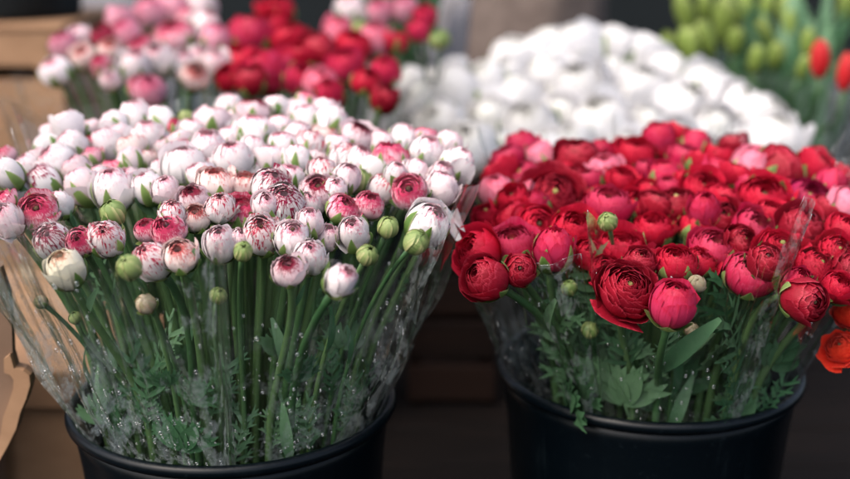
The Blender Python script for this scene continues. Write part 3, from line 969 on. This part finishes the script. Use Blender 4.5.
plant_bunch(REDS, RB, (0.438, 0.90, 0.134), 0.126, 'red bunch', 'red ranunculus in the front right bucket', 2, rows=6, cam_tilt=0.4, loose=0.45, leafy=True, fill=18, fillstyles='rrrckqR', fill_to=215)

# blurred bunches behind
BACKPINK = [(55, 71, 30, 'G'), (64, 46, 28, 'N'), (84, 57, 26, 'O'), (104, 38, 22, 'D'), (103, 66, 22, 'H'), (110, 50, 24, 'O'), (128, 36, 27, 'N'), (120, 21, 28, 'N'), (135, 66, 30, 'G'),
            (150, 16, 30, 'N'), (158, 60, 32, 'W'), (175, 36, 38, 'K'), (171, 10, 32, 'N'), (200, 6, 30, 'P'), (200, 58, 30, 'W'), (182, 62, 28, 'W'), (195, 76, 28, 'O'), (215, 40, 28, 'N'),
            (150, 92, 30, 'N'), (140, 88, 26, 'K'), (205, 26, 28, 'W'), (80, 36, 22, 'P'), (215, 62, 26, 'P'), (190, 20, 26, 'K'), (140, 45, 24, 'K'), (110, 80, 22, 'P')]
plant_bunch(BACKPINK, PK + Vector((0.03, 0, 0)), (0.535, 1.48, 0.16), 0.1, 'blurred pink bunch behind', 'blurred pink ranunculus behind the pale bunch', 1, rows=4, out_tilt=0.35)
BACKRED = [(250, 36, 40, 'k'), (276, 13, 32, 'r'), (291, 43, 38, 'r'), (240, 60, 34, 'r'), (265, 71, 36, 'k'), (285, 66, 34, 'c'), (300, 55, 30, 'r'), (318, 53, 34, 'q'), (338, 36, 27, 'p'),
           (352, 47, 32, 'r'), (375, 43, 30, 'p'), (391, 41, 28, 'r'), (345, 66, 32, 'k'), (366, 82, 26, 'r'), (320, 84, 30, 'p'), (330, 94, 26, 'k'), (268, 26, 32, 'r'), (385, 72, 26, 'k'), (250, 80, 28, 'q'),
           (300, 78, 28, 'k'), (230, 78, 26, 'r'), (384, 100, 24, 'q'), (358, 30, 17, 'B')]
plant_bunch(BACKRED, PR, (0.53, 1.54, 0.16), 0.1, 'blurred red bunch behind', 'blurred red ranunculus behind the pale bunch', 1, rows=4, out_tilt=0.35, size=1.15)
WHITES = [(470, 150, 52, 'v'), (440, 128, 48, 'v'), (425, 100, 46, 'w'), (455, 95, 50, 'v'), (490, 120, 54, 'w'), (530, 130, 54, 'v'), (515, 95, 52, 'w'), (485, 85, 44, 'v'), (515, 60, 46, 'v'),
          (545, 75, 50, 'w'), (550, 45, 46, 'w'), (580, 55, 46, 'v'), (580, 95, 52, 'v'), (560, 115, 46, 'w'), (600, 130, 54, 'v'), (610, 75, 48, 'w'), (615, 50, 44, 'v'), (645, 55, 46, 'v'),
          (640, 95, 54, 'v'), (670, 70, 46, 'w'), (645, 125, 50, 'w'), (680, 110, 54, 'v'), (705, 90, 48, 'v'), (715, 130, 54, 'w'), (735, 112, 48, 'v'), (760, 120, 44, 'v'), (775, 142, 50, 'v'),
          (750, 148, 48, 'w'), (570, 145, 44, 'v'), (625, 150, 44, 'w'), (675, 148, 44, 'v'), (410, 85, 36, 'v'), (450, 75, 40, 'w'), (540, 150, 44, 'w'), (700, 155, 40, 'v'), (505, 150, 44, 'w')]
plant_bunch(WHITES, WB, (0.415, 1.58, 0.27), 0.13, 'white bunch behind', 'blurred white ranunculus behind the red bunch', 1, rows=5, cam_tilt=0.35, out_tilt=0.5, size=1.10, fill=14, fillstyles='wv')
TUL = [(685, 14, 28, 'L'), (724, 20, 34, 'L'), (745, 5, 28, 'L'), (688, 46, 32, 'L'), (706, 40, 26, 'L'), (765, 36, 24, 'L'), (776, 54, 24, 'L'), (756, 59, 22, 'L'), (786, 10, 26, 'L'),
       (790, 26, 20, 'L'), (803, 67, 18, 'L'), (808, 44, 22, 'L'), (846, 6, 24, 'L'), (668, 44, 22, 'L'), (735, 40, 24, 'L'), (705, 8, 24, 'L'), (766, 8, 22, 'L')]
plant_bunch(TUL, TB, (0.50, 1.92, 0.20), 0.14, 'back right', 'blurred green tulips at back right', 1, rows=4, cam_tilt=0.05, out_tilt=0.2, size=0.72)
REDTUL = [(820, 58, 19, 'T', dict(dist=1.72, axis=(0, 0, 1), label='blurred red tulip at upper right, left one of the two')),
          (846, 72, 18, 'T', dict(dist=1.70, axis=(.1, 0, 1), label='blurred red tulip cut by the right edge'))]
plant_bunch(REDTUL, TB, (0.5, 1.8, 0.2), 0.14, 'upper right', 'blurred red tulips at upper right', 1, rows=1)
ORANGE = [(841, 347, 31, 'o', dict(dist=0.95, axis=(-.45, -.5, .6), label='orange red ranunculus at the right edge, the lower one')),
          (851, 312, 34, 'o', dict(dist=0.97, axis=(-.2, -.5, .8), label='orange red ranunculus cut by the right edge, the upper one'))]
plant_bunch(ORANGE, OB, (0.4, 0.95, 0.1), 0.11, 'right edge', 'orange ranunculus at the right edge', 2, rows=1, leaf_front=False)

# long leaves of the tulips
bl = blade_lib()
for o in [q for q in scene.objects if q.name.startswith('tulip') and q.type == 'EMPTY']:
    for k in range(5):
        a = random.uniform(0, 6.28)
        ow = Vector((math.cos(a), math.sin(a) - 0.5, 0))
        base = Vector((random.uniform(-.02, .02), random.uniform(-.05, .0), random.uniform(0.2, 0.3)))
        link_mesh('leaf', random.choice(bl), o, leaf_frame(base, Vector((0, 0, 1)) + ow * random.uniform(0.05, 0.35), ow, random.uniform(0.75, 1.05)))

# ------------------------------------------------------------------ film sleeves
def sphere_geo(n=7, m=4):
    v, f = [(0, 0, 1)], []
    for j in range(1, m):
        a = math.pi * j / m
        for i in range(n):
            b = 2 * math.pi * i / n
            v.append((math.sin(a) * math.cos(b), math.sin(a) * math.sin(b), math.cos(a)))
    v.append((0, 0, -1))
    for i in range(n):
        f.append((0, 1 + i, 1 + (i + 1) % n))
        for j in range(m - 2):
            a, b = 1 + j * n, 1 + (j + 1) * n
            f.append((a + i, b + i, b + (i + 1) % n, a + (i + 1) % n))
        k = 1 + (m - 2) * n
        f.append((k + i, len(v) - 1, k + (i + 1) % n))
    return np.array(v), f


SV, SF = sphere_geo()


def sleeve(centre, a0, a1, r_low, r_rim, r_top, z_top, label, fog=0.5, drops=300, inner=0.12, seed=1, crown=0.03, group='clear film sleeves', zlow=0.12, mat='film',
           fog_top=0.0, rim=RIM):
    """a film sleeve round one bunch: wedge-shaped in plan, opening upwards, its mouth cut wavy with raised corners"""
    rs = random.Random(seed)
    nz, na, ni = 30, 130, 10
    creases = [(rs.random(), rs.uniform(-0.35, 0.35), rs.uniform(0.010, 0.034), rs.uniform(0.003, 0.008) * rs.choice((-1, 1)), rs.uniform(-0.02, 0.14)) for _ in range(13)]
    A0, A1 = R(a0), R(a1)
    base = []
    for i in range(na + 1):
        t = i / na
        a = A0 + (A1 - A0) * t
        edge = min(t, 1 - t)
        base.append((a, 1.0 - 0.10 * math.exp(-(edge / 0.02) ** 2), edge))
    full = inner > 0.9
    if not full:                                     # the side walls tuck in between this bunch and the next
        tuck = [(A0, 0.9 - 0.07 * k, 0.0) for k in range(6, 0, -1)]
        tuck2 = [(A1, 0.9 - 0.07 * k, 0.0) for k in range(1, 7)]
        base = tuck + base + tuck2
    i_off = 0 if full else 6
    n = len(base)
    ph = [rs.uniform(0, 6.28) for _ in range(10)]
    v, fogv = [], []
    for j in range(nz + 1):
        tz = j / nz
        for i, (a, q, edge) in enumerate(base):
            zt = z_top + crown * math.exp(-(edge / 0.06) ** 2) * max(0.0, (q - 0.45) / 0.45) - 0.10 * max(0.0, 0.88 - q) + 0.008 * math.sin(5 * a + ph[0]) + 0.005 * math.sin(13 * a + ph[1])
            z = zlow + (zt - zlow) * tz
            if z < rim:
                r = r_low + (r_rim - r_low) * (z - zlow) / (rim - zlow)
            else:
                s = (z - rim) / (z_top - rim)
                r = r_rim + (r_top - r_rim) * (s ** 0.92)
            grow = max(0.0, min(1.0, (z - rim) / 0.06))
            r += grow * (0.0035 * math.sin(9 * a + ph[2] + 6 * z) + 0.0022 * math.sin(23 * a + ph[3] - 20 * z) + 0.0015 * math.sin(41 * a + ph[4] + 35 * z)
                         + 0.0018 * math.sin(60 * z + ph[5] + 3 * a))
            if not full:
                tt = (a - A0) / (A1 - A0)
                for (ct, sl_, cw, ch, cz) in creases:
                    dd = abs(tt - ct - sl_ * (z - rim)) / cw
                    if dd < 1 and z > rim + cz - 0.03:
                        r += ch * (1 - dd) * grow * min(1.0, (z - rim - cz + 0.03) / 0.03)
            v.append((r * q * math.cos(a), r * q * math.sin(a), z))
            h = max(0.0, min(1.0, 1 - (z - rim) / 0.15))
            fogv.append(fog * h + fog_top * (1 - h))
    f = []
    for j in range(nz):
        for i in range(n if full else n - 1):
            l = (i + 1) % n
            f.append((j * n + i, j * n + l, (j + 1) * n + l, (j + 1) * n + i))
    o = mesh_obj('film_sleeve', v, f, M[mat], None, True, {'fog': ('FLOAT', fogv)})
    o.location = (centre.x, centre.y, 0)
    tag(o, label, 'film sleeve', group)
    # the heat-sealed long edge and the cut hem of the mouth show as bright lines
    if not full and drops:
        for col in (i_off, i_off + na):
            v2, f2 = tube_geo([Vector(v[j * n + col]) for j in range(nz + 1)], [0.0005] * (nz + 1), 5)
            mesh_obj('seam', v2, f2, M['seam'], o)
        ks, wdt = i_off + na, 20
        sv, sf = [], []
        for j in range(nz + 1):
            for k in range(wdt + 1):
                x, y, z = v[j * n + ks - k]
                g_ = 1.0 + 0.0012 / max(math.hypot(x, y), 0.02)
                sv.append((x * g_, y * g_, z))
        for j in range(nz):
            for k in range(wdt):
                b = j * (wdt + 1) + k
                sf.append((b, b + 1, b + wdt + 2, b + wdt + 1))
        mesh_obj('overlap_strip', sv, sf, M['film_double'], o, True, {'fog': ('FLOAT', [0.24] * len(sv))})
        if seed == 8:
            v2, f2 = tube_geo([Vector(v[nz * n + i_off + k]) for k in range(na + 1)], [0.0002] * (na + 1), 5)
            mesh_obj('hem', v2, f2, M['seam'], o)
    if drops:
        va = np.array(v)
        dv, df = [], []
        clusters = [(rs.randrange(2, na - 2), rs.uniform(rim + 0.01, z_top - 0.03)) for _ in range(7)]
        runs = [(rs.randrange(4, na - 4), rs.uniform(rim + 0.07, z_top - 0.01)) for _ in range(6)]
        cnt = 0
        for _ in range(drops * 3):
            if cnt >= drops: break
            if rs.random() < 0.12:
                ci, cz = rs.choice(runs)
                i = ci
                zz = cz - rs.random() * 0.06
            elif rs.random() < 0.65:
                ci, cz = rs.choice(clusters)
                i = int(min(na - 1, max(1, ci + rs.gauss(0, 10.0))))
                zz = cz + rs.gauss(0, 0.022)
            else:
                i = rs.randrange(1, na)
                zz = rs.uniform(rim, z_top)
            if zz < rim + 0.004 or zz > z_top - 0.004: continue
            j = int((zz - zlow) / (z_top - zlow) * nz)
            j = min(nz - 1, max(0, j))
            i += i_off
            s, t = rs.random(), rs.random()
            p = (va[j * n + i] * (1 - s) + va[j * n + i + 1] * s) * (1 - t) + (va[(j + 1) * n + i] * (1 - s) + va[(j + 1) * n + i + 1] * s) * t
            nrm = np.cross(va[j * n + i + 1] - va[j * n + i], va[(j + 1) * n + i] - va[j * n + i])
            nrm = nrm / (np.linalg.norm(nrm) + 1e-9)
            rad = 0.00032 + 0.0017 * rs.random() ** 4
            # flattened bead
            tgt = SV * rad * np.array([1, 1, rs.uniform(1.0, 1.4)])
            tgt = tgt - np.outer(tgt @ nrm, nrm) * 0.45
            k = len(dv)
            dv += [tuple(q) for q in (tgt + p + nrm * rad * 0.4)]
            df += [tuple(w + k for w in q) for q in SF]
            cnt += 1
        d = mesh_obj('water_droplets', dv, df, M['drop'], o)
        d['kind'] = 'stuff'
    return o


sleeve(LB, -196, -129, 0.10, 0.141, 0.222, 0.492, 'clear film sleeve beaded with water at left of the pale bunch', 0.38, 480, 0.1, 3, 0.035)
sleeve(LB, -128, -83, 0.10, 0.141, 0.216, 0.488, 'misted clear film sleeve in front, left of the pale bunch seam', 0.38, 380, 0.1, 4, 0.02)
SL5 = sleeve(LB, -82, -25, 0.10, 0.141, 0.218, 0.484, 'clear film sleeve in front, right of the pale bunch seam', 0.22, 280, 0.1, 5, 0.03)
sleeve(LB, -24, 60, 0.10, 0.140, 0.215, 0.50, 'clear film sleeve round the right rear of the pale bunch', 0.2, 0, 0.1, 6, 0.015)
sleeve(LB, 61, 163, 0.10, 0.140, 0.215, 0.535, 'clear film sleeve round the left rear of the pale bunch', 0.2, 0, 0.1, 7, 0.015)
sleeve(RB, -186, -119, 0.10, 0.141, 0.205, 0.448, 'clear film sleeve at left of the red bunch with curved mouth', 0.08, 160, 0.1, 8, 0.012)
sleeve(RB, -118, -64, 0.10, 0.141, 0.200, 0.470, 'clear film sleeve in the middle front of the red bunch', 0.04, 120, 0.1, 9, 0.03)
sleeve(RB, -63, 15, 0.10, 0.141, 0.205, 0.470, 'clear film sleeve at right of the red bunch', 0.04, 120, 0.1, 10, 0.03)
sleeve(RB, 16, 95, 0.10, 0.140, 0.205, 0.50, 'clear film sleeve round the right rear of the red bunch', 0.1, 0, 0.1, 11, 0.03)
sleeve(RB, 96, 172, 0.10, 0.140, 0.205, 0.50, 'clear film sleeve round the left rear of the red bunch', 0.1, 0, 0.1, 12, 0.03)
sleeve(PK, -180, 178, 0.08, 0.108, 0.17, 0.50, 'clear film sleeve round the blurred pink bunch behind', 0.3, 0, 0.98, 13, 0.0, fog_top=0.1)
sleeve(PR, -180, 178, 0.08, 0.108, 0.17, 0.50, 'clear film sleeve round the blurred red bunch behind', 0.3, 0, 0.98, 14, 0.0, fog_top=0.1)
sleeve(TB, -170, 188, 0.10, 0.150, 0.20, 0.46, 'misty film sleeve round the blurred green tulips', 0.5, 0, 0.98, 15, 0.0, fog_top=0.25)

tc = [at(x, y, 0.985 + 0.004 * (k % 2)) for k, (x, y) in enumerate([(440, 200), (452, 214), (457, 208), (465, 232), (460, 229), (453, 221), (464, 244), (455, 240), (447, 227), (445, 217)])]
tv = [p - LB for p in tc] + [p - LB + Vector((0.0005, 0.0012, 0)) for p in tc]
n_ = len(tc)
mesh_obj('torn_corner', tv, [tuple(range(n_)), tuple(range(2 * n_ - 1, n_ - 1, -1))] + [(i, (i + 1) % n_, (i + 1) % n_ + n_, i + n_) for i in range(n_)], M['grey_film'], SL5, False)

# ------------------------------------------------------------------ grey paper-wrapped bunch between the red and white ones
def paper_cone(centre, r0, r1, z0, z1, label, seed):
    rs = random.Random(seed)
    ph = [rs.uniform(0, 6.28) for _ in range(6)]
    n, m = 48, 14
    v, f = [], []
    for j in range(m + 1):
        t = j / m
        for i in range(n):
            a = 2 * math.pi * i / n
            zt = z1 + 0.035 * math.sin(2 * a + ph[0]) + 0.02 * math.sin(5 * a + ph[1])
            z = z0 + (zt - z0) * t
            r = r0 + (r1 - r0) * t ** 0.9 + t * (0.008 * math.sin(7 * a + ph[2]) + 0.005 * math.sin(13 * a + ph[3] + 4 * t))
            v.append((r * math.cos(a), r * math.sin(a), z))
    for j in range(m):
        for i in range(n):
            l = (i + 1) % n
            f.append((j * n + i, j * n + l, (j + 1) * n + l, (j + 1) * n + i))
    o = mesh_obj('paper_wrap', v, f, M['grey'], None, True)
    o.location = centre
    md = o.modifiers.new('thickness', 'SOLIDIFY'); md.thickness = 0.001
    tag(o, label, 'paper wrap')
    return o


bucket(PB.x, PB.y, 0.10, 0.24, 'small black bucket behind, under the paper wrapped bunch')
paper_cone((PB.x, PB.y, 0), 0.055, 0.095, 0.05, 0.56, 'pale grey paper wrap round a bunch between red and white flowers', 21)
MIXED = [(405, 10, 26, 'N'), (425, 15, 24, 'k'), (440, 40, 20, 'B'), (380, 12, 26, 'N'), (350, 8, 26, 'W'), (418, 30, 22, 'k')]
plant_bunch(MIXED, PB, (0.60, 1.98, 0.12), 0.07, 'paper wrapped bunch behind', 'blurred flowers in the paper wrap', 1, rows=2, out_tilt=0.3)

for o in [q for q in scene.objects if q.get('group') == 'blurred flowers in the paper wrap']:
    for k in range(10):
        a = random.uniform(0, 6.28)
        ow = Vector((math.cos(a) - 0.5, math.sin(a) - 0.4, 0))
        link_mesh('leaf', random.choice(bl), o, leaf_frame(Vector((random.uniform(-.02, .02), random.uniform(-.03, .0), random.uniform(0.38, 0.50))), Vector((0, 0, 1)) + ow * random.uniform(0.15, 0.9), ow, random.uniform(0.6, 0.9)))

# ------------------------------------------------------------------ cardboard boxes at left
def panel_with_hole(x0, x1, z0, z1, hx0, hx1, hz0, hz1, th):
    """upright panel (facing -Y) with a round-ended hand hole"""
    import bmesh
    bm = bmesh.new()
    outer = [(x0, z0), (x1, z0), (x1, z1), (x0, z1)]
    r = (hz1 - hz0) / 2
    hole = []
    for k in range(9):
        a = -math.pi / 2 + math.pi * k / 8
        hole.append((hx1 - r + r * math.cos(a), hz0 + r + r * math.sin(a)))
    for k in range(9):
        a = math.pi / 2 + math.pi * k / 8
        hole.append((hx0 + r + r * math.cos(a), hz0 + r + r * math.sin(a)))
    ev = []
    for loop in (outer, hole):
        vs_ = [bm.verts.new((x, 0, z)) for x, z in loop]
        for i in range(len(vs_)):
            ev.append(bm.edges.new((vs_[i], vs_[(i + 1) % len(vs_)])))
    res = bmesh.ops.triangle_fill(bm, use_beauty=True, edges=ev)
    faces = [g for g in res['geom'] if isinstance(g, bmesh.types.BMFace)]
    ex = bmesh.ops.extrude_face_region(bm, geom=faces)
    for g in ex['geom']:
        if isinstance(g, bmesh.types.BMVert):
            g.co.y += th
    bmesh.ops.recalc_face_normals(bm, faces=bm.faces[:])
    bm.verts.index_update()
    v = [tuple(p.co) for p in bm.verts]
    f = [tuple(w.index for w in q.verts) for q in bm.faces]
    bm.free()
    return v, f


A = empty('cardboard_box', (-0.86, 2.0, 0))
v, f = panel_with_hole(-0.24, 0.245, 0.003, 0.53, -0.14, 0.205, 0.447, 0.470, 0.005)
mesh_obj('front_panel', v, f, M['card'], A, False)
for x in (-0.24, 0.24):
    mesh_obj('side_panel', *box_geo(x - 0.0025, x + 0.0025, 0.006, 0.34, 0.003, 0.53), M['card'], A, False)
mesh_obj('back_panel', *box_geo(-0.236, 0.236, 0.335, 0.340, 0.003, 0.53), M['card'], A, False)
mesh_obj('top_panel', *box_geo(-0.248, 0.250, -0.004, 0.345, 0.531, 0.537), M['card'], A, False)
mesh_obj('base_panel', *box_geo(-0.236, 0.236, 0.007, 0.333, 0.0, 0.004), M['card'], A, False)
mesh_obj('lower_sleeve', *box_geo(-0.246, 0.250, -0.006, -0.001, 0.003, 0.392), M['card'], A, False)
tag(A, 'tall cardboard box with hand hole at upper left behind the flowers', 'box', 'cardboard boxes')

B = empty('cardboard_box', (-0.50, 1.25, 0))
mesh_obj('body', *box_geo(-0.24, 0.22, 0.008, 0.37, 0.0, 0.20, 0.003), M['card'], B, False)
mesh_obj('lid', *box_geo(-0.25, 0.23, -0.002, 0.38, 0.176, 0.225, 0.004), M['card'], B, False)
tag(B, 'low lidded cardboard box beside the left bucket', 'box', 'cardboard boxes')


def extrude_outline(pts, y0, y1):
    n = len(pts)
    v = [(x, y0, z) for x, z in pts] + [(x, y1, z) for x, z in pts]
    f = [tuple(range(n)), tuple(range(2 * n - 1, n - 1, -1))]
    f += [(i, i + n, (i + 1) % n + n, (i + 1) % n) for i in range(n)]
    return v, f


C = empty('cardboard_tray', (-0.44, 0.98, 0))
D = 0.98
outl = []
for px, py in [(-60, 262), (2, 266), (10, 290), (13, 320), (14, 350), (18, 364), (27, 366), (33, 371), (34, 380), (30, 394), (24, 408), (20, 424), (12, 440), (2, 458), (-8, 480), (-60, 520)]:
    p = at(px, py, D)
    outl.append((p.x + 0.44, p.z))
v, f = extrude_outline(outl, -0.004, 0.004)
mesh_obj('end_panel', v, f, M['card_dark'], C, False)
lip = outl[4:15]
inner = []
for k, (x, z) in enumerate(lip):
    inner.append((x - 0.004 - 0.012 * math.sin(math.pi * (k + 0.5) / len(lip)), z - 0.004))
v, f = extrude_outline(lip + inner[::-1], -0.011, -0.0045)
mesh_obj('folded_lip', v, f, M['card'], C, False)  # the lip's lit look is put into its lighter card colour
mesh_obj('body', *box_geo(-0.30, -0.035, 0.006, 0.24, 0.0, 0.36, 0.004), M['card_dark'], C, False)
tag(C, 'worn cardboard tray with a curved torn end at lower left edge', 'tray')

# ------------------------------------------------------------------ dark wooden crate seen in the gap between the buckets
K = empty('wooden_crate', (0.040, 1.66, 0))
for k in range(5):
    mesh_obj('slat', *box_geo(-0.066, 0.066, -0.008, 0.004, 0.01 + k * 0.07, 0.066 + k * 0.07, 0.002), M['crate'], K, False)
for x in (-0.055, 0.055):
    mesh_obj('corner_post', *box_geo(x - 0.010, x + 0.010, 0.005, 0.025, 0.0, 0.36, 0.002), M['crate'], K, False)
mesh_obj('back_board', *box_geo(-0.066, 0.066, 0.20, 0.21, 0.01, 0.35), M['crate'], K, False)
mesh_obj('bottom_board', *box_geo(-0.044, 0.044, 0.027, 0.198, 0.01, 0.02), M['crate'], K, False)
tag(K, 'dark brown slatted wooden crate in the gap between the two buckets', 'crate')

# ------------------------------------------------------------------ draped cloths at the top edge
def sack(name, cx, y, w, h, d, mat, label, cat, seed, z0=0.0):
    """a slumped, folded cloth bundle standing on the floor"""
    rs = random.Random(seed)
    ph = [rs.uniform(0, 6.28) for _ in range(8)]
    n, m = 72, 30
    v, f = [], []
    for j in range(m + 1):
        t = j / m
        for i in range(n):
            a = 2 * math.pi * i / n
            prof = (1.0 if t < 0.7 else math.sqrt(max(0.0, 1 - ((t - 0.7) / 0.3) ** 2)) * 0.95 + 0.05)
            bul = 1 + 0.07 * math.sin(math.pi * t) + 0.05 * math.sin(3 * a + ph[0] + 3 * t) + 0.028 * math.sin(8 * a + ph[1] - 6 * t) + 0.02 * math.sin(14 * t + 2.2 * math.sin(a + ph[2]) + ph[3])
            v.append((w / 2 * prof * bul * math.cos(a), d / 2 * prof * bul * math.sin(a), h * t + 0.02 * math.sin(2 * a + ph[4]) * t))
    for j in range(m):
        for i in range(n):
            l = (i + 1) % n
            f.append((j * n + i, j * n + l, (j + 1) * n + l, (j + 1) * n + i))
    f.append(tuple(m * n + i for i in range(n)))
    f.append(tuple(n - 1 - i for i in range(n)))
    o = mesh_obj(name, v, f, M[mat])
    o.location = (cx, y, z0)
    tag(o, label, cat)
    return o


sack('cloth_bag', -0.86, 2.19, 0.44, 0.34, 0.30, 'wall', 'dark navy bag lying on top of the tall cardboard box', 'bag', 9, 0.538)
sack('cloth_bundle', 0.245, 2.55, 0.27, 0.95, 0.34, 'cloth', 'grey brown folded cloth bundle behind the white flowers', 'cloth', 5)
sack('cloth_bundle', -0.68, 2.75, 0.36, 0.62, 0.34, 'grey', 'pale grey slumped bundle behind the blurred pink flowers', 'cloth', 6)
print('flowers', NFLOWERS[0], 'objects', len(scene.objects))
